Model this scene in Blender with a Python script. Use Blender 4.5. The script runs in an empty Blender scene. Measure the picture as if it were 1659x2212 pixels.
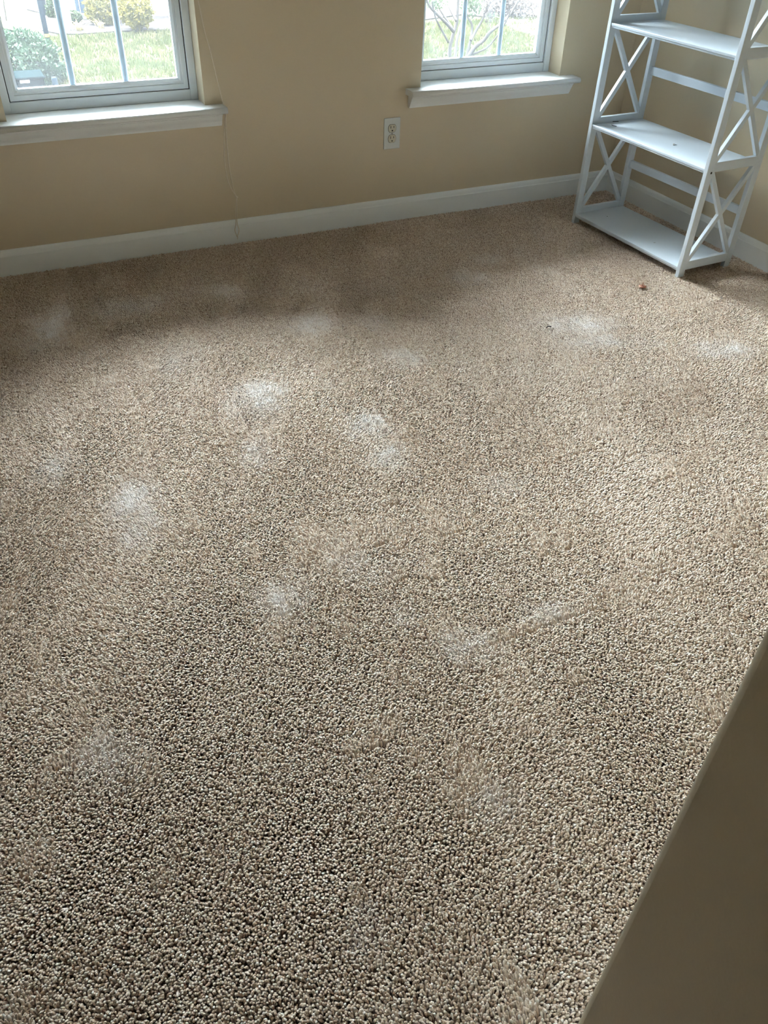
import bpy, math, random
import numpy as np
from mathutils import Matrix, Vector

# ------------------------------------------------------------------ camera, sky, exposure
SC = bpy.context.scene
COL = SC.collection
IMG_W, IMG_H = 1659, 2212
F_PX = 1753.75
CAM = np.array([-2.6076, -3.0748, 1.2265])
YAW, PITCH, ROLL = 0.4558, 0.6905, 0.0319

def cam_axes():
    f0 = np.array([math.sin(YAW), math.cos(YAW), 0.0]); r0 = np.array([math.cos(YAW), -math.sin(YAW), 0.0]); u0 = np.array([0, 0, 1.0])
    fw = f0 * math.cos(PITCH) - u0 * math.sin(PITCH); up = u0 * math.cos(PITCH) + f0 * math.sin(PITCH)
    return r0 * math.cos(ROLL) + up * math.sin(ROLL), up * math.cos(ROLL) - r0 * math.sin(ROLL), fw
AX_R, AX_U, AX_F = cam_axes()
cd = bpy.data.cameras.new('camera'); cam = bpy.data.objects.new('camera', cd); COL.objects.link(cam)
m = Matrix.Identity(4)
for i in range(3):
    m[i][0], m[i][1], m[i][2], m[i][3] = AX_R[i], AX_U[i], -AX_F[i], CAM[i]
cam.matrix_world = m
cd.sensor_fit = 'VERTICAL'; cd.sensor_height = 36.0; cd.sensor_width = 27.0
cd.lens = F_PX / IMG_H * 36.0; cd.clip_start = 0.02; cd.clip_end = 400
SC.camera = cam

SKY_STRENGTH = 4.5
world = bpy.data.worlds.new('overcast_sky'); SC.world = world; world.use_nodes = True
bg = world.node_tree.nodes['Background']
bg.inputs['Color'].default_value = (0.64, 0.81, 1.0, 1); bg.inputs['Strength'].default_value = SKY_STRENGTH

# hazy sun beyond the houses, shining in through both windows
sd = bpy.data.lights.new('hazy_sun', 'SUN'); sd.energy = 58.0; sd.angle = math.radians(92); sd.color = (.88, .94, 1.0)
so = bpy.data.objects.new('hazy_sun', sd); COL.objects.link(so)
so.rotation_euler = Vector((-0.12, 1.0, 2.3)).to_track_quat('Z', 'Y').to_euler(); so.location = (-3, 12, 12)

SC.view_settings.view_transform = 'Standard'; SC.view_settings.look = 'None'
SC.view_settings.gamma = 1.0; SC.view_settings.use_curve_mapping = False
SC.view_settings.exposure = 1.68

# window openings: x0, x1
SILL_Z, HEAD_Z = 0.4964, 1.88
OPEN = [(-2.5046, -1.8508), (-1.0017, -0.3565)]

# ------------------------------------------------------------------ helpers
def ray(px, py):
    return AX_R * (px - IMG_W / 2) / F_PX - AX_U * (py - IMG_H / 2) / F_PX + AX_F
def on(ax, val, px, py):                 # the point of the plane (x, y or z = val) that stands behind a pixel
    d = ray(px, py); return CAM + d * (val - CAM[ax]) / d[ax]

class MB:
    """collects shapes, then links them as one mesh object"""
    def __init__(s): s.v = []; s.f = []; s.sm = []
    def add(s, vs, fs, smooth=False):
        n = len(s.v); s.v += [tuple(map(float, p)) for p in vs]
        s.f += [tuple(i + n for i in f) for f in fs]; s.sm += [smooth] * len(fs); return s
    def box(s, x0, x1, y0, y1, z0, z1):
        vs = [(x, y, z) for z in (z0, z1) for y in (y0, y1) for x in (x0, x1)]
        return s.add(vs, [(0, 2, 3, 1), (4, 5, 7, 6), (0, 1, 5, 4), (2, 6, 7, 3), (0, 4, 6, 2), (1, 3, 7, 5)])
    def prism(s, poly, a0, a1, axes=(0, 1, 2), smooth=False):
        """poly in the plane of axes[0], axes[1], extruded along axes[2]; a0 / a1: a number or one per corner"""
        n = len(poly); A0 = a0 if hasattr(a0, '__len__') else [a0] * n; A1 = a1 if hasattr(a1, '__len__') else [a1] * n
        vs = []
        for A in (A0, A1):
            for (p, q), a in zip(poly, A):
                w = [0, 0, 0]; w[axes[0]] = p; w[axes[1]] = q; w[axes[2]] = a; vs.append(w)
        s.add(vs, [(i, (i + 1) % n, n + (i + 1) % n, n + i) for i in range(n)], smooth)
        k = len(s.v) - 2 * n
        s.f += [tuple(k + i for i in range(n))[::-1], tuple(k + n + i for i in range(n))]; s.sm += [False, False]; return s
    def tube(s, pts, rad, n=8, caps=True):
        pts = [np.array(p, float) for p in pts]; R = rad if hasattr(rad, '__len__') else [rad] * len(pts)
        vs = []; side = None
        for i, p in enumerate(pts):
            d = pts[min(i + 1, len(pts) - 1)] - pts[max(i - 1, 0)]; d = d / (np.linalg.norm(d) + 1e-12)
            if side is None:
                h = np.array([1, 0, 0]) if abs(d[0]) < .8 else np.array([0, 1, 0]); side = np.cross(d, h)
            side = side - d * (side @ d); side /= np.linalg.norm(side) + 1e-12; up = np.cross(d, side)
            for k in range(n):
                a = 2 * math.pi * k / n; vs.append(p + R[i] * (math.cos(a) * side + math.sin(a) * up))
        fs = [(i * n + k, i * n + (k + 1) % n, (i + 1) * n + (k + 1) % n, (i + 1) * n + k) for i in range(len(pts) - 1) for k in range(n)]
        if caps: fs += [tuple(range(n))[::-1], tuple((len(pts) - 1) * n + k for k in range(n))]
        return s.add(vs, fs, True)
    def lathe(s, prof, c=(0, 0, 0), n=20, axis=2):
        vs = []
        for r, h in prof:
            for k in range(n):
                a = 2 * math.pi * k / n; w = [0, 0, 0]; w[axis] = h; w[(axis + 1) % 3] = r * math.cos(a); w[(axis + 2) % 3] = r * math.sin(a)
                vs.append([w[j] + c[j] for j in range(3)])
        fs = [(i * n + k, i * n + (k + 1) % n, (i + 1) * n + (k + 1) % n, (i + 1) * n + k) for i in range(len(prof) - 1) for k in range(n)]
        fs += [tuple(range(n))[::-1], tuple((len(prof) - 1) * n + k for k in range(n))]
        return s.add(vs, fs, True)
    def build(s, name, mat, parent=None, bevel=0.0, local=False, seg=2):
        off = np.array(parent_origin(parent)) if (parent and not local) else np.zeros(3)
        me = bpy.data.meshes.new(name); me.from_pydata([tuple(np.array(p) - off) for p in s.v], [], s.f)
        me.polygons.foreach_set('use_smooth', s.sm); me.materials.append(mat); me.update()
        o = bpy.data.objects.new(name, me); COL.objects.link(o)
        if parent: o.parent = parent
        if bevel:
            b = o.modifiers.new('bevel', 'BEVEL'); b.width = bevel; b.segments = seg; b.limit_method = 'ANGLE'; b.angle_limit = math.radians(40)
            for p in me.polygons: p.use_smooth = True
            try:
                me.set_sharp_from_angle(angle=math.radians(42))
            except Exception: pass
        return o
ORIG = {}
def parent_origin(p):
    while p is not None:
        if p.name in ORIG: return ORIG[p.name]
        p = p.parent
    return (0, 0, 0)
def empty(name, loc=(0, 0, 0)):
    o = bpy.data.objects.new(name, None); COL.objects.link(o); o.location = tuple(map(float, loc)); o.empty_display_size = .1
    ORIG[o.name] = tuple(map(float, loc)); return o
def tag(o, label=None, cat=None, group=None, kind=None):
    if label: o['label'] = label
    if cat: o['category'] = cat
    if group: o['group'] = group
    if kind: o['kind'] = kind
    return o

# ------------------------------------------------------------------ materials
def material(name, color, rough=.5, spec=.5, noise=None, bump=None, color2=None, sheen=0, metallic=0, trans=0, coat=0):
    """noise = (scale, lo, hi) mixes color and color2; bump = (scale, strength, distance)"""
    mt = bpy.data.materials.new(name); mt.use_nodes = True; nt = mt.node_tree; b = nt.nodes['Principled BSDF']
    b.inputs['Base Color'].default_value = (*color, 1); b.inputs['Roughness'].default_value = rough
    b.inputs['Specular IOR Level'].default_value = spec; b.inputs['Metallic'].default_value = metallic
    if sheen: b.inputs['Sheen Weight'].default_value = sheen; b.inputs['Sheen Roughness'].default_value = .4
    if coat: b.inputs['Coat Weight'].default_value = coat
    geo = nt.nodes.new('ShaderNodeNewGeometry')
    if noise and color2:
        n = nt.nodes.new('ShaderNodeTexNoise'); n.inputs['Scale'].default_value = noise[0]; n.inputs['Detail'].default_value = 2
        nt.links.new(geo.outputs['Position'], n.inputs['Vector'])
        r = nt.nodes.new('ShaderNodeValToRGB'); r.color_ramp.elements[0].position = noise[1]; r.color_ramp.elements[1].position = noise[2]
        r.color_ramp.elements[0].color = (*color, 1); r.color_ramp.elements[1].color = (*color2, 1)
        nt.links.new(n.outputs['Fac'], r.inputs['Fac']); nt.links.new(r.outputs['Color'], b.inputs['Base Color'])
    if bump:
        n2 = nt.nodes.new('ShaderNodeTexNoise'); n2.inputs['Scale'].default_value = bump[0]; n2.inputs['Detail'].default_value = 1.5
        nt.links.new(geo.outputs['Position'], n2.inputs['Vector'])
        bp = nt.nodes.new('ShaderNodeBump'); bp.inputs['Strength'].default_value = bump[1]; bp.inputs['Distance'].default_value = bump[2]
        nt.links.new(n2.outputs['Fac'], bp.inputs['Height']); nt.links.new(bp.outputs['Normal'], b.inputs['Normal'])
    if trans:
        tr = nt.nodes.new('ShaderNodeBsdfTranslucent'); tr.inputs['Color'].default_value = (*[c * 1.2 for c in color], 1)
        mx = nt.nodes.new('ShaderNodeMixShader'); mx.inputs[0].default_value = trans; out = nt.nodes['Material Output']
        nt.links.new(b.outputs[0], mx.inputs[1]); nt.links.new(tr.outputs[0], mx.inputs[2]); nt.links.new(mx.outputs[0], out.inputs['Surface'])
    return mt

M = {}
M['wall'] = material('beige_wall_paint', (.64, .545, .39), .30, .5, noise=(3, .3, .7), color2=(.655, .56, .403), bump=(260, .12, .002))
M['ceiling'] = material('ceiling_paint', (.86, .85, .82), .9, .2, bump=(300, .1, .002))
M['trim'] = material('white_trim_paint', (.86, .89, .90), .32, .5, noise=(5, .3, .7), color2=(.88, .91, .92), bump=(90, .03, .002))
M['vinyl'] = material('white_vinyl', (.74, .80, .85), .3, .5, noise=(6, .3, .7), color2=(.77, .83, .88))
M['grille'] = material('grey_white_grille', (.54, .63, .74), .5, .3, noise=(6, .3, .7), color2=(.57, .66, .77))
M['gasket'] = material('black_gasket', (.015, .015, .02), .6, .3, noise=(60, .3, .7), color2=(.03, .03, .035))
M['shelf'] = material('white_shelf_paint', (.62, .69, .76), .30, .5, noise=(9, .3, .7), color2=(.64, .71, .78), bump=(60, .04, .001))
M['plastic'] = material('outlet_plate_plastic', (.66, .70, .70), .3, .5, noise=(30, .3, .7), color2=(.68, .71, .70))
M['ivory'] = material('outlet_ivory_plastic', (.60, .58, .47), .35, .5, noise=(30, .3, .7), color2=(.63, .60, .50))
M['black'] = material('black_slot', (.012, .011, .01), .7, .3, noise=(60, .3, .7), color2=(.02, .018, .016))
M['cord'] = material('tan_cord', (.74, .66, .55), .8, .2, noise=(300, .3, .7), color2=(.80, .72, .62))
M['copper'] = material('brown_copper', (.36, .15, .085), .45, .5, noise=(200, .3, .7), color2=(.24, .10, .06), metallic=.2)
M['steel'] = material('dull_steel', (.45, .44, .42), .4, .5, noise=(200, .3, .7), color2=(.35, .34, .33), metallic=.8)
M['clear'] = material('milky_plastic', (.75, .72, .66), .25, .5, noise=(200, .3, .7), color2=(.6, .55, .45))
M['backing'] = material('carpet_backing', (.20, .155, .115), .95, .1, noise=(120, .3, .7), color2=(.26, .20, .15))

def glass_material():
    mt = bpy.data.materials.new('dusty_window_glass'); mt.use_nodes = True; nt = mt.node_tree
    for n in list(nt.nodes): nt.nodes.remove(n)
    out = nt.nodes.new('ShaderNodeOutputMaterial')
    tr = nt.nodes.new('ShaderNodeBsdfTransparent'); tr.inputs['Color'].default_value = (.93, .96, .95, 1)
    gl = nt.nodes.new('ShaderNodeBsdfGlossy'); gl.inputs['Roughness'].default_value = .02
    fr = nt.nodes.new('ShaderNodeFresnel'); fr.inputs['IOR'].default_value = 1.45
    du = nt.nodes.new('ShaderNodeBsdfTranslucent'); du.inputs['Color'].default_value = (.95, .97, 1, 1)
    geo = nt.nodes.new('ShaderNodeNewGeometry'); nz = nt.nodes.new('ShaderNodeTexNoise'); nz.inputs['Scale'].default_value = 6; nz.inputs['Detail'].default_value = 2
    nt.links.new(geo.outputs['Position'], nz.inputs['Vector'])
    mr = nt.nodes.new('ShaderNodeMapRange'); mr.inputs[3].default_value = .006; mr.inputs[4].default_value = .014
    nt.links.new(nz.outputs['Fac'], mr.inputs[0])
    a = nt.nodes.new('ShaderNodeMixShader'); nt.links.new(mr.outputs[0], a.inputs[0]); nt.links.new(tr.outputs[0], a.inputs[1]); nt.links.new(du.outputs[0], a.inputs[2])
    c = nt.nodes.new('ShaderNodeMixShader'); nt.links.new(fr.outputs[0], c.inputs[0]); nt.links.new(a.outputs[0], c.inputs[1]); nt.links.new(gl.outputs[0], c.inputs[2])
    nt.links.new(c.outputs[0], out.inputs['Surface']); return mt
M['glass'] = glass_material()

def carpet_material():
    mt = bpy.data.materials.new('beige_carpet_yarn'); mt.use_nodes = True; nt = mt.node_tree; b = nt.nodes['Principled BSDF']
    at = nt.nodes.new('ShaderNodeAttribute'); at.attribute_name = 'tint'
    r = nt.nodes.new('ShaderNodeValToRGB'); e = r.color_ramp.elements
    e[0].position = 0; e[0].color = (.37, .235, .155, 1); e[1].position = 1; e[1].color = (.97, .90, .83, 1)
    k = e.new(.35); k.color = (.66, .508, .387, 1); k = e.new(.7); k.color = (.84, .712, .595, 1)
    nt.links.new(at.outputs['Fac'], r.inputs['Fac'])
    geo = nt.nodes.new('ShaderNodeNewGeometry'); nz = nt.nodes.new('ShaderNodeTexNoise'); nz.inputs['Scale'].default_value = 2.2; nz.inputs['Detail'].default_value = 2
    nt.links.new(geo.outputs['Position'], nz.inputs['Vector'])
    r2 = nt.nodes.new('ShaderNodeValToRGB'); r2.color_ramp.elements[0].position = .3; r2.color_ramp.elements[1].position = .7
    r2.color_ramp.elements[0].color = (.90, .88, .86, 1); r2.color_ramp.elements[1].color = (1.0, 1.0, 1.0, 1)
    nt.links.new(nz.outputs['Fac'], r2.inputs['Fac'])
    mx = nt.nodes.new('ShaderNodeMix'); mx.data_type = 'RGBA'; mx.blend_type = 'MULTIPLY'; mx.inputs[0].default_value = 1
    nt.links.new(r.outputs['Color'], mx.inputs[6]); nt.links.new(r2.outputs['Color'], mx.inputs[7])
    # lightness of the brushed nap painted in: yarn colour mixed towards white
    du = nt.nodes.new('ShaderNodeAttribute'); du.attribute_type = 'INSTANCER'; du.attribute_name = 'nap_whitening'
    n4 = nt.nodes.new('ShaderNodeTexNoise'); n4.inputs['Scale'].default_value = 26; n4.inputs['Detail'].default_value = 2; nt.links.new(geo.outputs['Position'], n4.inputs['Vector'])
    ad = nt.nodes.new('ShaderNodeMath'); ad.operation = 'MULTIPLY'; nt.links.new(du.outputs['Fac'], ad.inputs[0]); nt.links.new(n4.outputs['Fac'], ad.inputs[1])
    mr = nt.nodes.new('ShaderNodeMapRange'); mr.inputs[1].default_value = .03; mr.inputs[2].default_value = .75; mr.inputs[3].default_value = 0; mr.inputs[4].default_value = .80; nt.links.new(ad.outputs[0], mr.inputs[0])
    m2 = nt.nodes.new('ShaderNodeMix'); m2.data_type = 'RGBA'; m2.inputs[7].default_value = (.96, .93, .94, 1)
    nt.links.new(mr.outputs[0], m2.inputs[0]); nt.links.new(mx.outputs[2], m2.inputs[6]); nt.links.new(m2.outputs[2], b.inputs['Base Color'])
    b.inputs['Roughness'].default_value = .45; b.inputs['Specular IOR Level'].default_value = .5
    b.inputs['Sheen Weight'].default_value = .35; b.inputs['Sheen Roughness'].default_value = .4; b.inputs['Sheen Tint'].default_value = (1, .95, .92, 1)
    return mt
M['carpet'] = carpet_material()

# ------------------------------------------------------------------ the room
XL, YF, ZC = -3.70, -5.2, 2.44          # left wall, hall end, ceiling
CORNER = (-2.320, -2.911)               # outside corner of the entry wall, close to the camera
ZF = -0.0105                            # floor under the pile
WT = 0.17
tag(MB().box(XL - .15, .15, YF - .15, WT, ZF - .12, ZF).build('floor', M['backing']), 'room floor under beige carpet pile', 'floor', kind='structure')
tag(MB().box(XL - .15, .15, YF - .15, WT, ZC, ZC + .15).build('ceiling', M['ceiling']), 'off-white ceiling over the carpeted room', 'ceiling', kind='structure')
w = MB()
xs = [XL - .15] + sorted(x for o_ in OPEN for x in o_) + [.15]
for i in (0, 2, 4): w.box(xs[i], xs[i + 1], 0, WT, ZF - .1, ZC + .1)
for (a, b_) in OPEN:
    w.box(a, b_, 0, WT, ZF - .1, SILL_Z - .022); w.box(a, b_, 0, WT, HEAD_Z, ZC + .1)
tag(w.build('wall_back', M['wall']), 'beige painted wall holding both windows', 'wall', kind='structure')
tag(MB().box(0, .15, YF - .15, 0, ZF - .1, ZC + .1).build('wall_right', M['wall']), 'beige painted wall behind the white bookcase', 'wall', kind='structure')
tag(MB().box(XL - .15, XL, YF - .15, 0, ZF - .1, ZC + .1).build('wall_left', M['wall']), 'beige painted side wall opposite the bookcase', 'wall', kind='structure')
tag(MB().box(CORNER[0], -.0005, YF, CORNER[1], ZF - .002, ZC + .002).build('wall_front', M['wall'], bevel=.007, seg=4), 'dim beige wall corner in the near foreground', 'wall', kind='structure')
tag(MB().box(XL, -3.30, YF, CORNER[1], ZF - .002, ZC + .002).build('wall_entry_added', M['wall'], bevel=.007, seg=4), 'unseen beige wall added opposite the near corner to dim the passage', 'wall', kind='structure')  # out-of-view wall, added to darken the passage and the near corner
tag(MB().box(-3.30, CORNER[0], YF - .15, YF, ZF - .1, ZC + .1).build('wall_hall', M['wall']), 'beige wall closing the entry passage', 'wall', kind='structure')

# baseboards: (offset from the wall, height)
BP = [(0, ZF), (.014, ZF), (.014, .0655), (.0132, .0675), (.0118, .0682), (.0118, .0696), (.0112, .0712), (.0100, .0775), (.0080, .0825), (.0062, .0850), (.0050, .0871), (0, .0871)]
tag(MB().prism([(-d, z) for d, z in BP], [XL + d for d, z in BP], [-d for d, z in BP], (1, 2, 0)).build('baseboard_back', M['trim']), 'white moulded baseboard below the two windows', 'baseboard', kind='structure')
tag(MB().prism([(-d, z) for d, z in BP], [CORNER[1] + d for d, z in BP], [-d for d, z in BP], (0, 2, 1)).build('baseboard_right', M['trim']), 'white moulded baseboard behind the bookcase', 'baseboard', kind='structure')
tag(MB().prism([(XL + d, z) for d, z in BP], [CORNER[1] + d for d, z in BP], [-d for d, z in BP], (0, 2, 1)).build('baseboard_left', M['trim']), 'white moulded baseboard of the side wall', 'baseboard', kind='structure')
bf = MB().prism([(CORNER[1] + d, z) for d, z in BP], [CORNER[0] - d for d, z in BP], [-d for d, z in BP], (1, 2, 0))
be = MB().prism([(CORNER[1] + d, z) for d, z in BP], [XL + d for d, z in BP], [-3.30 + d for d, z in BP], (1, 2, 0))
be.prism([(-3.30 + d, z) for d, z in BP], [YF] * len(BP), [CORNER[1] + d for d, z in BP], (0, 2, 1))
tag(be.build('baseboard_entry_added', M['trim']), 'white moulded baseboard of the added unseen passage wall', 'baseboard', kind='structure')
bf.prism([(CORNER[0] - d, z) for d, z in BP], [YF] * len(BP), [CORNER[1] + d for d, z in BP], (0, 2, 1))
tag(bf.build('baseboard_front', M['trim']), 'white moulded baseboard around the near wall corner', 'baseboard', kind='structure')

# ------------------------------------------------------------------ windows
def make_window(name, x0, x1, label):
    t = empty(name, ((x0 + x1) / 2, 0, SILL_Z)); tag(t, label, 'window', kind='structure')
    Y0 = .088                                    # room-side face of the vinyl frame
    zt = HEAD_Z
    # stool: bullnosed board with horns
    H = .064; nose = [(-.060, -.0065), (-.0625, -.003 - .007), (-.060, -.0155), (-.052, -.021)]
    st = MB()
    st.prism([(x0 - H, 0), (x0 - H, -.054), (x1 + H, -.054), (x1 + H, 0)], SILL_Z - .021, SILL_Z, (0, 1, 2))
    st.prism([(x0 + .0005, -.001), (x0 + .0005, WT - .02), (x1 - .0005, WT - .02), (x1 - .0005, -.001)], SILL_Z - .021, SILL_Z, (0, 1, 2))
    prof = [(-.054, SILL_Z)] + [(-.054 - .0105 * math.sin(a), SILL_Z - .0105 + .0105 * math.cos(a)) for a in np.linspace(0, math.pi, 7)[1:-1]] + [(-.054, SILL_Z - .021)]
    st.prism(prof, [x0 - H + .0] * 7, [x1 + H] * 7, (1, 2, 0), smooth=True)
    st.build('stool', M['trim'], t)
    # apron: coved board below the stool, ends returned to the wall
    za, zb = SILL_Z - .021, SILL_Z - .068
    ap = [(0, za), (.036, za), (.0355, za - .008), (.031, za - .0105), (.0305, za - .013), (.026, za - .022), (.0205, za - .031), (.0175, za - .038), (.0165, za - .041), (.0135, za - .0415), (.0125, zb), (0, zb)]
    e0, e1 = x0 - H + .013, x1 + H - .013
    MB().prism([(-d, z) for d, z in ap], e0, e1, (1, 2, 0)).build('apron', M['trim'], t)
    # outer frame
    fr = MB()
    fw = .026; fb = .0345
    fr.box(x0, x1, Y0, WT - .005, SILL_Z, SILL_Z + fb)
    fr.box(x0, x0 + fw, Y0 - .006, WT - .005, SILL_Z + .0005, zt); fr.box(x1 - fw, x1, Y0 - .006, WT - .005, SILL_Z + .0005, zt)
    fr.box(x0 + fw, x1 - fw, Y0 - .006, WT - .005, zt - .03, zt)
    fr.build('frame', M['vinyl'], t, bevel=.002)
    gk = MB(); g = .0032
    gk.box(x0 + fw, x0 + fw + g, Y0 + .006, Y0 + .04, SILL_Z + fb, zt - .03); gk.box(x1 - fw - g, x1 - fw, Y0 + .006, Y0 + .04, SILL_Z + fb, zt - .03)
    gk.box(x0 + fw, x1 - fw, Y0 + .008, Y0 + .04, SILL_Z + fb, SILL_Z + fb + .0022)
    gk.build('gasket', M['gasket'], t)
    zm = (SILL_Z + zt) / 2 + .02
    def sash(ya, z0, z1, nm):
        sx0, sx1 = x0 + fw + g, x1 - fw - g
        s_ = empty(nm, ((sx0 + sx1) / 2, ya, z0)); s_.parent = t
        s_.location = tuple(np.array(ORIG[s_.name]) - np.array(ORIG[t.name]))
        a, b2 = .0155, .0325                     # outer flat, then a set-back bead sloping to the glass
        fm = MB()
        o_ = [(sx0, z0), (sx1, z0), (sx1, z1), (sx0, z1)]
        def ring(i0, y0, i1, y1):
            p = [(sx0 + i0, y0, z0 + i0), (sx1 - i0, y0, z0 + i0), (sx1 - i0, y0, z1 - i0), (sx0 + i0, y0, z1 - i0)]
            q = [(sx0 + i1, y1, z0 + i1), (sx1 - i1, y1, z0 + i1), (sx1 - i1, y1, z1 - i1), (sx0 + i1, y1, z1 - i1)]
            fm.add(p + q, [(k, (k + 1) % 4, 4 + (k + 1) % 4, 4 + k) for k in range(4)])
        ring(0, ya + .03, 0, ya); ring(0, ya, a, ya); ring(a, ya, a + .0012, ya + .0045); ring(a + .0012, ya + .0045, a + .0085, ya + .0040)
        ring(a + .0085, ya + .0040, b2, ya + .0125); ring(b2, ya + .0125, b2 + .0002, ya + .0185); ring(b2 + .0002, ya + .0185, b2 + .0002, ya + .03); ring(b2 + .0002, ya + .03, 0, ya + .03)
        fm.build('sash_frame', M['vinyl'], s_)
        gx0, gx1, gz0, gz1 = sx0 + b2, sx1 - b2, z0 + b2, z1 - b2
        MB().box(gx0 - .004, gx1 + .004, ya + .0145, ya + .0175, gz0 - .004, gz1 + .004).build('glass_pane', M['glass'], s_)
        for k in (1, 2):
            xm = gx0 + (gx1 - gx0) * k / 3
            MB().box(xm - .0108, xm + .0108, ya + .0182, ya + .0222, gz0, gz1).build('muntin', M['grille'], s_, bevel=.002)
        zc = (gz0 + gz1) / 2
        MB().box(gx0, gx1, ya + .0186, ya + .0218, zc - .0088, zc + .0088).build('muntin', M['grille'], s_, bevel=.002)
    sash(Y0 + .004, SILL_Z + fb + .0022, zm, 'lower_sash')
    sash(Y0 + .038, zm - .03, zt - .03, 'upper_sash')
    return t
make_window('window_1', *OPEN[0], 'white vinyl window with the blind cord hanging beside its stool')
make_window('window_2', *OPEN[1], 'white vinyl window nearest the white bookcase')


# ------------------------------------------------------------------ bookcase
BX, BY, PHI, TH, RO = -0.4072, -0.302, -0.06, 0.0093, -0.0082
W, D, TP, PW = .6302, .2655, .0165, .029
SH = [.0392, .3892, .7352, 1.0835]; TOPZ = 1.235
bc = empty('bookcase', (0, 0, 0))
u = np.array([-math.sin(PHI), -math.cos(PHI), 0]); v = np.array([math.cos(PHI), -math.sin(PHI), 0]); wz = np.array([0, 0, 1.0])
v2 = v * math.cos(TH) - wz * math.sin(TH); w2 = wz * math.cos(TH) + v * math.sin(TH)
u3 = u * math.cos(RO) + w2 * math.sin(RO); w3 = w2 * math.cos(RO) - u * math.sin(RO)
mm = Matrix.Identity(4)
for i in range(3): mm[i][0], mm[i][1], mm[i][2] = u3[i], v2[i], w3[i]
mm[0][3], mm[1][3], mm[2][3] = BX, BY, 0
bc.matrix_world = mm
tag(bc, 'white painted open bookcase with X-braced sides standing in the corner', 'bookcase')
BCM = mm
def bpart(mb, name, bevel=.0012, mat='shelf', parent=None): return mb.build(name, M[mat], parent or bc, bevel, local=True)
for a0 in (0, W - TP):
    bpart(MB().box(a0, a0 + TP, 0, PW, -.008, TOPZ), 'post'); bpart(MB().box(a0, a0 + TP, D - PW, D, -.012, TOPZ), 'post')
    for h in SH: bpart(MB().box(a0 + .0002, a0 + TP - .0002, PW - .001, D - PW + .001, h - .0095, h + .0225), 'side_rail')
    for k in range(len(SH)):
        z0 = SH[k] + .0225; z1 = (SH[k + 1] - .0095) if k + 1 < len(SH) else TOPZ - .035
        if k + 1 == len(SH):
            bpart(MB().box(a0 + .0002, a0 + TP - .0002, PW - .001, D - PW + .001, TOPZ - .035, TOPZ), 'side_rail')
        for s_, th in ((1, .0140), (-1, .0136)):
            A = np.array([PW - .004, z0 - .004]); B = np.array([D - PW + .004, z1 + .004])
            if s_ < 0: A, B = np.array([PW - .004, z1 + .004]), np.array([D - PW + .004, z0 - .004])
            d = (B - A) / np.linalg.norm(B - A); n = np.array([-d[1], d[0]]) * .0086
            A = A - d * .006; B = B + d * .006
            bpart(MB().prism([tuple(A - n), tuple(B - n), tuple(B + n), tuple(A + n)], a0 + TP / 2 - th / 2, a0 + TP / 2 + th / 2, (1, 2, 0)), 'cross_brace', .0008)
for i, h in enumerate(SH):
    s = MB(); s.box(TP, W - TP, .002, D - .006, h - .0085, h); s.box(TP, W - TP, .0045, D - .008, h - .0150, h - .0085)
    bpart(s, 'shelf')
for k in range(3):
    zc = SH[k] + .174
    bpart(MB().box(TP, W - TP, D - .017, D - .004, zc - .0145, zc + .0145), 'back_rail')
for (dv, h, dark) in ((.0205, SH[1] - .0105, True), (D - .014, SH[1] + .001, False), (.0205, SH[2] - .0105, False)):
    o = MB().lathe([(.0038, 0), (.0038, .0012), (.0030, .0012)], (W - .0006, dv, h), 14, 0)
    tag(bpart(o, 'bolt_hole' if dark else 'bolt_cap', 0, 'black' if dark else 'shelf'), 'open dark bolt hole in the post' if dark else None)

def bc_point(a, b, c): return np.array(BCM @ Vector((a, b, c)))
def bc_on(h, px, py):                    # point on the shelf plane of height h behind a pixel
    q = BCM @ Vector((0, 0, h)); n = Vector((mm[0][2], mm[1][2], mm[2][2])); d = Vector(ray(px, py)); c = Vector(CAM)
    return np.array(c + d * ((q - c).dot(n) / d.dot(n)))

# ------------------------------------------------------------------ wall outlet
ox, oz = -1.1548, .2827
ol = empty('wall_outlet', (ox + .035, 0, oz + .057)); tag(ol, 'white duplex wall outlet with ivory sockets under the far window', 'outlet')
MB().box(ox, ox + .070, -.0050, 0, oz, oz + .1145).build('cover_plate', M['plastic'], ol, bevel=.0022, seg=3)
cx = ox + .0345
for k, zc in ((0, oz + .0765), (1, oz + .0385)):
    pol = []
    for a in np.linspace(0, 2 * math.pi, 40, endpoint=False):
        pol.append((cx + .0170 * math.cos(a), zc + max(-.0142, min(.0142, .0170 * math.sin(a)))))
    gro = [(cx + (p - cx) * 1.055, zc + (q - zc) * 1.06) for p, q in pol]
    rc = MB().prism(pol, -.0068, -.004, (0, 2, 1)).build('receptacle', M['ivory'], ol, bevel=.0006)
    MB().prism(gro, -.0053, -.004, (0, 2, 1)).build('groove', M['black'], rc)
    for dx, hh in ((-.0064, .0046), (.0064, .0037)):
        MB().box(cx + dx - .0012, cx + dx + .0012, -.00705, -.0055, zc + .0050 - hh, zc + .0050 + hh).build('slot', M['black'], rc)
    MB().lathe([(.0026, -.00705), (.0026, -.0055)], (cx, 0, zc - .0078), 14, 1).build('ground_hole', M['black'], rc)
MB().lathe([(.0026, -.0050), (.0026, -.0060), (.0018, -.0064)], (cx, 0, oz + .0575), 14, 1).build('screw', M['steel'], ol)

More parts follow.
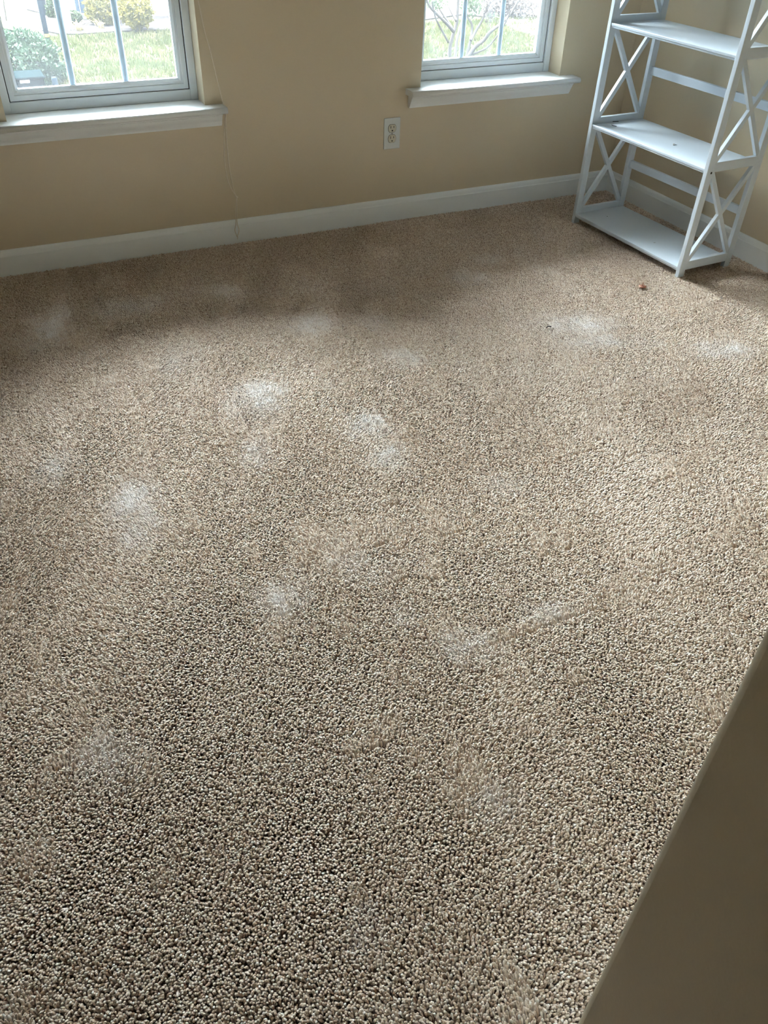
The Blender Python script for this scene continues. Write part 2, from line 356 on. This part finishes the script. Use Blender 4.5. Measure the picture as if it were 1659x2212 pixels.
# ------------------------------------------------------------------ blind cord draped past the stool end
def smooth_path(P, n=10):
    P = [np.array(p, float) for p in P]; Q = [P[0]] + P + [P[-1]]; out = []
    for i in range(1, len(Q) - 2):
        a, b_, c, d = Q[i - 1:i + 3]
        for t in np.linspace(0, 1, n, endpoint=False):
            out.append(.5 * ((2 * b_) + (-a + c) * t + (2 * a - 5 * b_ + 4 * c - d) * t * t + (-a + 3 * b_ - 3 * c + d) * t ** 3))
    out.append(P[-1]); return out
bcd = empty('blind_cord', (-1.787, -.03, .03)); tag(bcd, 'thin tan blind cord hanging down the wall past the stool end', 'cord')
yc = -.030
up = [(-1.935, .02, 1.875), (-1.905, -.012, 1.45)] + [tuple(on(1, y, px, py)) for px, py, y in ((428, 0, -.014), (455, 112, -.018), (480.5, 217, -.022))]
s1 = [tuple(on(1, y, px, py)) for px, py, y in ((487.5, 236, -.028), (489, 285, -.026), (494, 350, -.024), (503, 402, -.022), (510, 424, -.020))]
s2 = [tuple(on(1, y, px, py)) for px, py, y in ((487.5, 236, -.028), (484.5, 285, -.020), (485, 345, -.018), (494, 395, -.019), (510, 424, -.020))]
MB().tube(smooth_path(up + s1), .0016, 6).build('strand', M['cord'], bcd)
MB().tube(smooth_path([up[-1]] + s2), .0014, 6).build('strand', M['cord'], bcd)
kn = MB(); c0 = on(1, -.020, 511, 425)
kn.tube([c0 + np.array((-.006, 0, .004)), c0, c0 + np.array((.006, -.001, -.003))], [.0018, .0042, .0016], 8); kn.build('knot', M['cord'], bcd)
for pxs in (((511, 427), (509, 455), (509.5, 484), (507.5, 497), (511.5, 509)), ((512, 427), (512, 455), (512.5, 482), (516.5, 497), (513.5, 509))):
    MB().tube(smooth_path([on(1, -.021, *q) for q in pxs]), .0013, 6).build('strand', M['cord'], bcd)
c1 = on(1, -.021, 512.5, 510.5)
kn = MB(); kn.tube([c1 + np.array((-.003, 0, .003)), c1, c1 + np.array((.002, 0, -.004)), c1 + np.array((-.001, -.001, -.011))], [.0012, .0024, .0012, .0008], 8); kn.build('knot', M['cord'], bcd)

# ------------------------------------------------------------------ carpet pile: clumps of bent tufts, sheared by the nap of the carpet
# where the pile is brushed towards the door (footprints and vacuum strokes): pixel of the spot, half width, half length, amount
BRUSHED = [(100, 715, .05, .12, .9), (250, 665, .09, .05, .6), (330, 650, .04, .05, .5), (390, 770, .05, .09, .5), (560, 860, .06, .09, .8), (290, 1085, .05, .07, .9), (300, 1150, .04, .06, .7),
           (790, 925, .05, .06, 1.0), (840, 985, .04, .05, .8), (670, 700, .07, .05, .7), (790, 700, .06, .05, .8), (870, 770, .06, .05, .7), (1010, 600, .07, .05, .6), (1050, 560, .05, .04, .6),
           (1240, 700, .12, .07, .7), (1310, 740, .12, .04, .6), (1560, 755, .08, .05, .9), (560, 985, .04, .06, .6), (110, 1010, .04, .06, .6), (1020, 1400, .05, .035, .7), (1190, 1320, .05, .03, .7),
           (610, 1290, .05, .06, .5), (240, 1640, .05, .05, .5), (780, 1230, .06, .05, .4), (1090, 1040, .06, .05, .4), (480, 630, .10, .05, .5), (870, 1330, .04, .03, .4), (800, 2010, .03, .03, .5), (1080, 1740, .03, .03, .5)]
CREASES = [((1060, 1385), (1340, 1270), .018, .6), ((1340, 1270), (1659, 1080), .018, .5), ((1190, 1330), (1659, 1250), .012, .4), ((1080, 1030), (1420, 900), .02, .25)]

def carpet():
    rng = np.random.default_rng(7)
    T = .030; NV = 8; NT = 8; sides = 5
    V = []; Fc = []; tint = []; var = []
    ang = np.arange(sides) * 2 * math.pi / sides
    prof = [(0.0, .8), (.5, 1.0), (.82, 1.0), (.95, .68)]
    H0 = .0110
    for k in range(NV):
        for i in range(NT):
            for j in range(NT):
                px = ((i + .5) / NT - .5) * T + rng.normal(0, .0009); py = ((j + .5) / NT - .5) * T + rng.normal(0, .0009)
                h = H0 * rng.uniform(.74, 1.08); r = rng.uniform(.0018, .0026); la = rng.uniform(0, 2 * math.pi); le = abs(rng.normal(0, .0038))
                dx, dy = le * math.cos(la), le * math.sin(la); n0 = len(V)
                for t, rr in prof:
                    q = t ** 1.6; a0 = t * 1.5
                    for a in ang: V.append((px + dx * q + r * rr * math.cos(a + a0), py + dy * q + r * rr * math.sin(a + a0), h * t))
                V.append((px + dx * 1.02, py + dy * 1.02, h))
                m_ = len(prof)
                for a in range(m_ - 1):
                    for b_ in range(sides): Fc.append((n0 + a * sides + b_, n0 + a * sides + (b_ + 1) % sides, n0 + (a + 1) * sides + (b_ + 1) % sides, n0 + (a + 1) * sides + b_))
                for b_ in range(sides): Fc.append((n0 + (m_ - 1) * sides + b_, n0 + (m_ - 1) * sides + (b_ + 1) % sides, n0 + m_ * sides))
                c = float(np.clip(rng.normal(.52, .22), 0, 1)); nv = m_ * sides + 1
                tint += [c] * nv; var += [k] * nv
    # clump centres over the floor
    X = np.arange(-.014 - T / 2, XL + .014, -T); Y = np.arange(-.014 - T / 2, YF + .2, -T)
    gx, gy = np.meshgrid(X, Y, indexing='ij'); gx = gx.ravel(); gy = gy.ravel()
    keep = ~(((gx > CORNER[0] - .03) | (gx < -3.27)) & (gy < CORNER[1] + .03)); gx = gx[keep]; gy = gy[keep]
    def vnoise(x, y, seed):
        r_ = np.random.default_rng(seed).normal(0, 1, (64, 64)); xi = np.floor(x).astype(int); yi = np.floor(y).astype(int)
        fx = x - xi; fy = y - yi; fx = fx * fx * (3 - 2 * fx); fy = fy * fy * (3 - 2 * fy); g = lambda a, b_: r_[a % 64, b_ % 64]
        return (g(xi, yi) * (1 - fx) + g(xi + 1, yi) * fx) * (1 - fy) + (g(xi, yi + 1) * (1 - fx) + g(xi + 1, yi + 1) * fx) * fy
    a = YAW * .8; sx = gx * math.cos(a) - gy * math.sin(a); sy = gx * math.sin(a) + gy * math.cos(a)      # streaks run with the strokes of the vacuum
    n1 = vnoise(sx * 6.0, sy * 2.0, 1) + .7 * vnoise(sx * 13, sy * 6, 2)
    n2 = vnoise(sx * 5.0, sy * 3.0, 3) + .7 * vnoise(sx * 12, sy * 7, 4)
    n3 = vnoise(sx * 9, sy * 5, 5) + .8 * vnoise(sx * 20, sy * 13, 6) + .5 * vnoise(sx * 34, sy * 28, 8)
    brushed = .8 * np.clip(n3 - .75, 0, 1.1)
    spots = np.zeros_like(gx)
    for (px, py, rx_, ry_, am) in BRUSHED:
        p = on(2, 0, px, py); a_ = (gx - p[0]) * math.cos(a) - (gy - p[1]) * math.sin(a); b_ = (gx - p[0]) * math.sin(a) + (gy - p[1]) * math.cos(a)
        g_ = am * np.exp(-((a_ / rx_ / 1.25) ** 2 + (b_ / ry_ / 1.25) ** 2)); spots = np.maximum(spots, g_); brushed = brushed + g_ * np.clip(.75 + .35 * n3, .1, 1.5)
    for (q0, q1, wd, am) in CREASES:
        p, q = on(2, 0, *q0)[:2], on(2, 0, *q1)[:2]; d_ = q - p; L2 = d_ @ d_
        t_ = np.clip(((gx - p[0]) * d_[0] + (gy - p[1]) * d_[1]) / L2, 0, 1); di = np.hypot(gx - p[0] - t_ * d_[0], gy - p[1] - t_ * d_[1])
        brushed = brushed + am * np.exp(-(di / wd) ** 2)
    lx = .20 * n2; whitening = np.clip(spots * (1 + .25 * n3), 0, 1.1)
    ly = -.22 + .16 * n1 + 1.15 * np.clip(brushed, 0, 1.25)
    n0 = len(V); nP = len(gx)
    V += list(zip(gx, gy, np.full(nP, ZF))); tint += [0] * nP; var += [-1] * nP
    me = bpy.data.meshes.new('carpet_pile'); me.from_pydata(V, [], Fc); me.materials.append(M['carpet'])
    me.polygons.foreach_set('use_smooth', [True] * len(Fc))
    def attr(nm, ty, val):
        at = me.attributes.new(nm, ty, 'POINT'); at.data.foreach_set('value', np.asarray(val, dtype=np.int32 if ty == 'INT' else np.float32))
    z = np.zeros(n0)
    attr('tint', 'FLOAT', tint); attr('variant', 'INT', var)
    attr('nap_whitening', 'FLOAT', np.concatenate([z, whitening])); attr('lean_x', 'FLOAT', np.concatenate([z, lx])); attr('lean_y', 'FLOAT', np.concatenate([z, ly]))
    attr('turn', 'FLOAT', np.concatenate([z, rng.integers(0, 4, nP) * math.pi / 2])); attr('pick', 'INT', np.concatenate([z.astype(int), rng.integers(0, NV, nP)]))
    o = bpy.data.objects.new('carpet_pile', me); COL.objects.link(o)
    tag(o, 'beige cut-pile carpet with brushed lighter patches covering the floor', 'carpet', kind='stuff')
    ng = bpy.data.node_groups.new('pile_clumps', 'GeometryNodeTree')
    ng.interface.new_socket('Geometry', in_out='INPUT', socket_type='NodeSocketGeometry'); ng.interface.new_socket('Geometry', in_out='OUTPUT', socket_type='NodeSocketGeometry')
    N = ng.nodes.new; L = ng.links.new
    gi = N('NodeGroupInput'); go = N('NodeGroupOutput')
    def named(nm, ty):
        n = N('GeometryNodeInputNamedAttribute'); n.data_type = ty; n.inputs['Name'].default_value = nm; return n.outputs['Attribute']
    def select(k):
        cmp = N('FunctionNodeCompare'); cmp.data_type = 'INT'; cmp.operation = 'EQUAL'; L(named('variant', 'INT'), cmp.inputs[2]); cmp.inputs[3].default_value = k
        sp = N('GeometryNodeSeparateGeometry'); sp.domain = 'POINT'; L(gi.outputs[0], sp.inputs['Geometry']); L(cmp.outputs[0], sp.inputs['Selection']); return sp.outputs['Selection']
    jn = N('GeometryNodeGeometryToInstance')
    for k in reversed(range(NV)): L(select(k), jn.inputs[0])
    mp = N('GeometryNodeMeshToPoints'); L(select(-1), mp.inputs['Mesh'])
    ip = N('GeometryNodeInstanceOnPoints'); L(mp.outputs[0], ip.inputs['Points']); L(jn.outputs[0], ip.inputs['Instance'])
    ip.inputs['Pick Instance'].default_value = True; L(named('pick', 'INT'), ip.inputs['Instance Index'])
    # transform = move * shear * turn
    cs = N('ShaderNodeMath'); cs.operation = 'COSINE'; sn = N('ShaderNodeMath'); sn.operation = 'SINE'; ns = N('ShaderNodeMath'); ns.operation = 'MULTIPLY'; ns.inputs[1].default_value = -1
    tn = named('turn', 'FLOAT'); L(tn, cs.inputs[0]); L(tn, sn.inputs[0]); L(sn.outputs[0], ns.inputs[0])
    pos = N('GeometryNodeInputPosition'); sep = N('ShaderNodeSeparateXYZ'); L(pos.outputs[0], sep.inputs[0])
    cm = N('FunctionNodeCombineMatrix')
    L(cs.outputs[0], cm.inputs['Column 1 Row 1']); L(sn.outputs[0], cm.inputs['Column 1 Row 2'])
    L(ns.outputs[0], cm.inputs['Column 2 Row 1']); L(cs.outputs[0], cm.inputs['Column 2 Row 2'])
    L(named('lean_x', 'FLOAT'), cm.inputs['Column 3 Row 1']); L(named('lean_y', 'FLOAT'), cm.inputs['Column 3 Row 2'])
    L(sep.outputs[0], cm.inputs['Column 4 Row 1']); L(sep.outputs[1], cm.inputs['Column 4 Row 2']); L(sep.outputs[2], cm.inputs['Column 4 Row 3'])
    si = N('GeometryNodeSetInstanceTransform'); L(ip.outputs[0], si.inputs['Instances']); L(cm.outputs[0], si.inputs['Transform'])
    L(si.outputs[0], go.inputs[0])
    md = o.modifiers.new('pile', 'NODES'); md.node_group = ng
    return o
carpet()

# ------------------------------------------------------------------ small things lying about
c = on(2, .0048, 1388, 619)
gl = empty('furniture_glide', c); tag(gl, 'brown nail-on furniture glide lying nail-up on carpet', 'glide')
MB().lathe([(.004, -.003), (.0105, -.002), (.0138, .0003), (.0138, .0018), (.006, .0022), (.0015, .0024)], c, 24).build('disc', M['copper'], gl)
MB().tube([c + np.array((0, 0, .001)), c + np.array((.001, .002, .010)), c + np.array((.0015, .003, .016))], [.0017, .0015, .0004], 8).build('nail', M['copper'], gl)
c = on(2, .003, 1185, 707)
tag(MB().tube(smooth_path([c + np.array((-.009, 0, .0)), c + np.array((0, .002, .003)), c + np.array((.010, -.001, .001))], 5), .0017, 6).build('bark_chip', M['black'], None), 'tiny dark chip lying on carpet in mid room', 'chip')
h = SH[1]
c = bc_on(h, 1455, 313.5) + np.array((0, 0, .0025))
pn = empty('shelf_pin', c); tag(pn, 'small milky shelf pin lying on the middle shelf', 'shelf pin')
MB().tube([c + np.array((-.004, -.004, 0)), c + np.array((.003, .003, 0))], .0024, 10).build('sleeve', M['clear'], pn)
MB().tube([c + np.array((.003, .003, 0)), c + np.array((.006, -.001, -.0006)), c + np.array((.009, -.006, -.001))], [.0013, .0013, .0009], 8).build('prong', M['steel'], pn)
for (pts, lab) in (([(1316.5, 263.2), (1320, 262.6), (1326, 263.4), (1336, 263)], 'black twig lying against the side rail on middle shelf'),
                   ([(1321, 270.5), (1323, 271.6), (1327, 272.6), (1332, 273.4)], 'short black twig lying nearer the middle shelf front')):
    P = [bc_on(h, *q) + np.array((0, 0, .0014)) for q in pts]
    tag(MB().tube(smooth_path(P, 5), .0012, 6).build('twig', M['black']), lab, 'twig', 'debris on the middle shelf')
c = bc_on(SH[0], 1311.7, 468) + np.array((0, 0, .001))
tag(MB().lathe([(.0004, -.001), (.0016, -.0006), (.0018, .0003), (.0006, .0012)], c, 10).build('grit_crumb', M['black']), 'dark crumb lying on the bottom shelf near its far post', 'crumb')
c = bc_on(SH[0], 1414, 524.8) + np.array((0, 0, .0006))
tag(MB().tube([c + np.array((-.004, .001, 0)), c + np.array((.004, -.001, 0))], [.0008, .0005], 6).build('dent_mark', M['steel']), 'small grey sliver standing for a dent on the bottom shelf middle', 'crumb')  # grey sliver laid on the shelf in place of a dent

# ------------------------------------------------------------------ outdoors, seen through the windows
ZG = CAM[2] - 2 * 1.7265
def ground(px, py, dz=0): return on(2, ZG + dz, px, py)
M['lawn'] = material('lawn_turf', (.020, .023, .0075), .95, .05, noise=(2.5, .35, .68), color2=(.053, .046, .023), bump=(14, .5, .05))
M['blade'] = material('grass_blade', (.026, .031, .009), .8, .05, noise=(1.6, .35, .62), color2=(.066, .058, .028), trans=.3)
M['mulch'] = material('bark_mulch', (.027, .021, .020), .95, .05, noise=(9, .35, .7), color2=(.048, .040, .038), bump=(25, .6, .04))
M['concrete'] = material('pale_concrete', (.42, .40, .38), .9, .2, noise=(2, .3, .7), color2=(.48, .46, .44), bump=(40, .1, .01))
M['siding'] = material('white_siding', (.62, .63, .64), .7, .3, noise=(1.5, .3, .7), color2=(.66, .67, .68))
M['slate'] = material('slate_blue_paint', (.030, .046, .066), .7, .1, noise=(4, .3, .7), color2=(.036, .052, .074))
M['roof'] = material('grey_shingle', (.10, .10, .105), .9, .2, noise=(8, .3, .7), color2=(.15, .145, .14))
M['leaf_dark'] = material('dark_evergreen_leaf', (.012, .024, .012), .6, .15, noise=(14, .35, .65), color2=(.030, .046, .024), trans=.25)
M['leaf_gold'] = material('golden_leaf', (.085, .075, .022), .6, .2, noise=(6, .38, .62), color2=(.20, .15, .028), trans=.35)
M['leaf_mid'] = material('mid_green_leaf', (.030, .045, .018), .6, .2, noise=(9, .35, .65), color2=(.055, .068, .032), trans=.3)
M['seed'] = material('grey_seed_head', (.060, .048, .044), .8, .1, noise=(9, .35, .65), color2=(.10, .082, .075), trans=.2)
M['straw'] = material('dry_straw', (.33, .25, .11), .8, .2, noise=(9, .35, .65), color2=(.40, .32, .16), trans=.2)
M['bark'] = material('smooth_grey_bark', (.036, .030, .027), .9, .1, noise=(7, .4, .6), color2=(.060, .050, .045))
M['patchy'] = material('patchy_pale_bark', (.11, .095, .08), .85, .2, noise=(9, .45, .55), color2=(.33, .30, .26), bump=(20, .4, .02))
M['post'] = material('blue_grey_metal', (.010, .015, .021), .9, .05, noise=(10, .3, .7), color2=(.013, .019, .025))
M['yellow'] = material('yellow_tag', (.75, .50, .03), .5, .4, noise=(40, .3, .7), color2=(.80, .56, .05))
M['white'] = material('white_outdoor_paint', (.66, .66, .66), .6, .3, noise=(20, .3, .7), color2=(.72, .72, .72))
M['cabinet'] = material('teal_green_cabinet', (.0035, .0060, .0065), .95, .0, noise=(5, .3, .7), color2=(.0045, .0075, .008))
RNG = np.random.default_rng(21)

tag(MB().box(-45, 55, WT + .02, 75, ZG - .3, ZG).build('lawn', M['lawn']), 'green lawn with yellowed patches outside the windows', 'lawn', kind='structure')
def slab(name, pix, z, mat, label, cat):
    P = [ground(*q) for q in pix]
    return tag(MB().prism([(p[0], p[1]) for p in P], ZG - .1, ZG + z, (0, 1, 2)).build(name, M[mat]), label, cat, kind='structure')
slab('planting_bed', [(440, 63), (380, 66.5), (300, 68), (240, 71), (170, 76), (128, 75), (92, 68), (85, 60), (97, 46), (86, 29), (58, 22), (54, 6), (50, -20), (440, -20)], .03, 'mulch', 'pinkish mulch bed along the white house', 'mulch bed')
slab('leaf_bed', [(905, 46), (1000, 33), (1060, 40), (1110, 36), (1110, -20), (880, -20)], .03, 'mulch', 'brown leaf-covered bed beyond the bare tree', 'mulch bed')
slab('driveway', [(1085, 52), (1112, 64), (1165, 80), (1250, 90), (1260, 20), (1120, 22)], .025, 'concrete', 'pale concrete drive beyond the bare tree', 'driveway')

def blades(rects, n, h):
    V = []; F = []
    for (x0, x1, y0, y1) in rects:
        for _ in range(n):
            x, y = RNG.uniform(x0, x1), RNG.uniform(y0, y1)
            for k in range(4):
                a = RNG.uniform(0, 6.283); L_ = h * RNG.uniform(.5, 1.3); ln = RNG.uniform(.2, .9) * L_; w_ = .012
                bx, by = x + RNG.normal(0, .03), y + RNG.normal(0, .03); n0 = len(V)
                V += [(bx - w_ * math.sin(a), by + w_ * math.cos(a), ZG), (bx + w_ * math.sin(a), by - w_ * math.cos(a), ZG), (bx + ln * math.cos(a), by + ln * math.sin(a), ZG + L_)]
                F.append((n0, n0 + 1, n0 + 2))
    return MB().add(V, F)
tag(blades([(-2.6, 3.2, 11.0, 18.1), (5.5, 11.5, 10.5, 17.5)], 9000, .085).build('grass', M['blade'], bpy.data.objects['lawn']), 'short patchy grass blades', kind='stuff')

def foliage(c, r, n, leaf, mat, name, parent, shell=.55, flat=1.0):
    c = np.array(c); r = np.array(r); d = RNG.normal(size=(n, 3)); d /= np.linalg.norm(d, axis=1)[:, None]
    bump = 1 + .10 * np.sin(d[:, 0] * 7 + 1) * np.cos(d[:, 1] * 6) + .07 * np.sin(d[:, 2] * 11 + d[:, 0] * 9)
    P = c + d * r * (bump * RNG.uniform(shell, 1, n) ** .6)[:, None]
    A = RNG.normal(size=(n, 3)) + d * .6; A /= np.linalg.norm(A, axis=1)[:, None]; B = np.cross(A, RNG.normal(size=(n, 3))); B /= np.linalg.norm(B, axis=1)[:, None]
    s_ = leaf * RNG.uniform(.6, 1.3, n)[:, None]; A *= s_; B *= s_ * .45
    V = np.stack([P - A, P + B, P + A, P - B], 1).reshape(-1, 3)
    return MB().add(V.tolist(), [(4 * i, 4 * i + 1, 4 * i + 2, 4 * i + 3) for i in range(n)]).build(name, M[mat], parent)
def shrub(name, px, py, Y, rpx, rpz, mat, n, leaf, label, cat='shrub', group=None):
    c = on(1, Y, px, py); sc = np.linalg.norm(c - CAM) / F_PX; rx, rz = rpx * sc, rpz * sc
    t = empty(name, (c[0], c[1], ZG)); tag(t, label, cat, group)
    foliage(c, (rx, rx, rz), n, leaf, mat, 'foliage', t)
    st = MB()
    for k in range(7):
        a = k * .9; e = c + np.array((math.cos(a) * rx * .6, math.sin(a) * rx * .6, rz * RNG.uniform(-.1, .5)))
        b0 = np.array((c[0] + .06 * math.cos(a), c[1] + .06 * math.sin(a), ZG - .02)); st.tube([b0, (b0 + e) / 2 + np.array((0, 0, .03)), e], [.022, .015, .006], 6)
    st.build('stem', M['bark'], t); return t

# neighbouring house
YH = ground(250, 44)[1] + .15
xl, xr = on(1, YH, 152, 30)[0], on(1, YH, 420, 30)[0] + 2.2
hs = empty('white_house', ((xl + xr) / 2, YH, ZG)); tag(hs, 'white sided house with slate blue door panes behind golden shrubs', 'house')
MB().box(xl, xr, YH, YH + 7, ZG - .1, ZG + 5.4).build('wall', M['siding'], hs)
MB().prism([(YH - .4, ZG + 5.4), (YH + 7.4, ZG + 5.4), (YH + 3.5, ZG + 7.6)], xl - .3, xr + .3, (1, 2, 0)).build('roof', M['roof'], hs)
dx0, dx1 = on(1, YH, 168, 30)[0], on(1, YH, 193, 30)[0]
dr = MB().box(dx0, dx1, YH - .05, YH + .02, ZG + .12, ZG + 2.3).build('door_panel', M['white'], hs)
MB().box(dx0 - .02, dx0 + .05, YH - .09, YH, ZG, ZG + 2.35).build('door_jamb', M['slate'], hs)
for k in range(6):
    z0 = ZG + .17 + k * .34
    MB().box(dx0 + .075, dx1 - .02, YH - .065, YH - .03, z0, z0 + .26).build('door_pane', M['slate'], dr)
wx0, wx1 = on(1, YH, 252, 10)[0], on(1, YH, 268, 10)[0]
MB().box(wx0, wx1, YH - .05, YH + .02, ZG + .35, ZG + 2.2).build('shutter', M['slate'], hs)

shrub('golden_shrub', 219, 20, YH - .75, 29, 27, 'leaf_gold', 3600, .040, 'round golden shrub growing beside the slate blue door panes', group='golden shrubs by the house')
shrub('golden_shrub', 292, 22, YH - 1.75, 31, 29, 'leaf_gold', 3600, .040, 'brighter round golden shrub farther from the slate blue door', group='golden shrubs by the house')
shrub('evergreen_shrub', 50, 150, 13.7, 70, 62, 'leaf_dark', 9000, .040, 'large dense dark evergreen shrub close below the cord-side window')
shrub('border_shrub', 117, 28, YH + .5, 11, 26, 'leaf_mid', 1500, .05, 'narrow green shrub standing before the pale patchy trunk')
shrub('low_shrub', 160, 40, YH - .6, 13, 12, 'leaf_mid', 900, .045, 'low dull green shrub between trunk and house door')
shrub('lawn_shrub', 45, 3, 24.5, 34, 17, 'leaf_mid', 2200, .06, 'wide green shrub at the far end of the lawn')

def tree(name, stems, Y, label, crowns=(), bark='bark'):
    c = on(1, Y, *stems[0][0][0]); t = empty(name, (c[0], Y, ZG)); tag(t, label, 'tree')
    for pix, r0, r1, dy in stems:
        P = [on(1, Y + dy * k / max(1, len(pix) - 1), *q) for k, q in enumerate(pix)]
        if pix is stems[0][0] or P[0][2] < ZG + .25: P = [np.array((P[0][0], P[0][1], ZG - .05))] + P
        Q = smooth_path(P, 5); MB().tube(Q, np.linspace(r0, r1, len(Q)), 8).build('branch', M[bark], t)
    for (px, py, dy, rx, rz, n, leaf, mat) in crowns:
        cc = on(1, Y + dy, px, py); sc = np.linalg.norm(cc - CAM) / F_PX
        foliage(cc, (rx * sc, rx * sc, rz * sc), n, leaf, mat, 'foliage', t, shell=.02)
    return t
YT = ground(982, 128)[1]
tree('bare_tree', [
    ([(971.4, 130), (972.3, 101), (979.6, 72), (986.8, 50), (988.6, 18), (990.4, -30), (985, -90)], .042, .022, .1),
    ([(983, 131), (985, 101), (990, 72), (1000, 40), (1012, 0), (1030, -60)], .040, .018, .3),
    ([(969, 92), (952, 61), (940, 36), (933, 0)], .022, .012, -.2),
    ([(980, 68), (961, 47), (936, 23), (925, 8), (910, -30)], .034, .014, -.3),
    ([(978, 62), (963, 40), (949, 18), (940, -10)], .026, .012, .3),
    ([(986, 45), (970, 14), (962, -15)], .03, .014, .4),
    ([(1006.7, 127), (1017.5, 81), (1019.3, 54), (1010, 36), (1002, 5)], .036, .015, .2),
    ([(1008.5, 126), (1026.6, 101), (1044.7, 87), (1059, 69), (1081, 52), (1102.5, 30), (1120, 0)], .05, .022, -.3),
    ([(1017, 87), (1030, 63), (1043, 40), (1054, 10), (1062, -30)], .03, .014, .3),
    ([(1012, 122), (1050, 104), (1073.6, 78), (1092, 49), (1104, 20)], .026, .012, -.5)],
    YT, 'bare multi-stemmed grey tree outside the window nearest the bookcase',
    [(1020, 8, .2, 26, 22, 500, .035, 'leaf_mid'), (940, 2, 0, 26, 16, 350, .035, 'leaf_mid'), (1060, 14, .2, 24, 26, 450, .035, 'seed')])
YP = 17.8
tree('seedy_tree', [([(1104, 64), (1104, 40), (1102, 18), (1098, -20), (1090, -80)], .075, .045, .2), ([(1103, 30), (1118, 14), (1135, 2)], .03, .012, .2), ([(1102, 22), (1085, 5), (1075, -20)], .03, .012, -.2)], YP,
     'grey tree with brown seed heads beside the concrete drive', [(1122, 12, -.2, 44, 32, 2200, .045, 'seed'), (1080, -10, .2, 40, 26, 1200, .045, 'seed')])
tree('patchy_tree', [([(148, 58), (145, 40), (142, 20), (140, 0), (136, -60), (132, -140)], .10, .07, .1), ([(136, -50), (146, -120), (150, -190)], .05, .02, .1), ([(135, -70), (128, -140), (126, -200)], .05, .02, -.1)], YH - 1.3,
     'tree with pale patchy bark rising from the mulch bed', [], 'patchy')
tree('sapling', [([(13, 40), (11, 25), (9, 15), (8, 5), (5, -30)], .018, .008, 0), ([(9, 14), (2, 2), (-6, -15)], .008, .004, .1)], 20.5, 'thin bare sapling at the lawn edge', [(4, -30, 0, 12, 12, 60, .04, 'leaf_mid')])
shrub('yellow_shrub', 944, 20, 21.0, 24, 20, 'leaf_gold', 1800, .06, 'yellow leaved shrub behind the bare tree stems')
shrub('round_shrub', 1064, 44, 17.6, 13, 13, 'leaf_mid', 1200, .04, 'small round green shrub between the two trees')

def straw(px, py, n, h, label):
    c = ground(px, py); mb = MB()
    for _ in range(n):
        a = RNG.uniform(0, 6.283); l_ = h * RNG.uniform(.6, 1.1); o_ = RNG.uniform(.2, .8) * l_
        b0 = c + np.array((RNG.normal(0, .04), RNG.normal(0, .04), -.01))
        mb.tube([b0, b0 + np.array((o_ * .35 * math.cos(a), o_ * .35 * math.sin(a), l_ * .7)), b0 + np.array((o_ * math.cos(a), o_ * math.sin(a), l_ * RNG.uniform(.6, 1)))], [.006, .005, .002], 4)
    tag(mb.build('dry_grass_clump', M['straw']), label, 'grass clump', 'dry grass clumps in the bed')
straw(173, 69, 60, .24, 'wider straw-coloured grass clump below the pale patchy trunk')
straw(217, 64, 26, .22, 'sparse straw-coloured grass clump below the golden shrub')

# posts and other garden things
c = on(1, 14.6, 104, 92); pt = empty('garden_post', (c[0], 14.6, ZG)); tag(pt, 'blue-grey metal post with yellow tag rising behind evergreen shrub', 'post')
MB().box(c[0] - .042, c[0] + .042, 14.56, 14.64, ZG - .05, ZG + 3.0).build('shaft', M['post'], pt, bevel=.006)
c2 = on(1, 14.55, 101.5, 77); MB().box(c2[0] - .036, c2[0] + .036, 14.548, 14.562, c2[2] - .022, c2[2] + .022).build('tag', M['yellow'], pt)
c = ground(101, 36); tag(MB().box(c[0] - .04, c[0] + .04, c[1], c[1] + .08, ZG - .05, ZG + .75).build('short_post', M['post'], None, bevel=.006), 'short dark post on the mulch beyond the yellow-tagged post', 'post')
c = on(1, 22.6, 108, 13); bb = empty('bird_bath', (c[0], c[1], ZG)); tag(bb, 'white bird bath bowl on a dark pedestal by the house', 'bird bath')
MB().lathe([(.03, -.02), (.10, -.01), (.14, .03), (.15, .045), (.13, .045), (.05, .02), (.01, .018)], c, 20).build('bowl', M['white'], bb)
MB().lathe([(.10, 0), (.10, .05), (.04, .09), (.035, c[2] - ZG - .08), (.06, c[2] - ZG - .015)], (c[0], c[1], ZG), 14).build('pedestal', M['cabinet'], bb)
ya = 12.1; a0, a1 = on(1, ya, 36, 185)[0], on(1, ya, 98, 185)[0]; zt = on(1, ya, 66, 166)[2]
ub = empty('utility_cabinet', ((a0 + a1) / 2, ya + .25, ZG)); tag(ub, 'dark teal utility cabinet with white sticker below evergreen shrub', 'cabinet')
MB().box(a0, a1, ya, ya + .5, ZG - .02, zt - .04).build('body', M['cabinet'], ub, bevel=.02)
MB().box(a0 - .02, a1 + .02, ya - .02, ya + .52, zt - .04, zt).build('lid', M['cabinet'], ub, bevel=.015)
p0, p1 = on(1, ya - .004, 44, 180), on(1, ya - .004, 63, 171)
MB().box(p0[0], p1[0], ya - .008, ya + .002, p0[2], p1[2]).build('sticker', M['white'], ub)
c = on(1, 12.3, 119, 180); tag(MB().lathe([(.045, ZG - .05), (.045, on(1, 12.3, 119, 166)[2] - .02), (.03, on(1, 12.3, 119, 166)[2])], (c[0], c[1], 0), 16).build('bollard', M['post']), 'short dark bollard beside the teal utility cabinet', 'bollard')
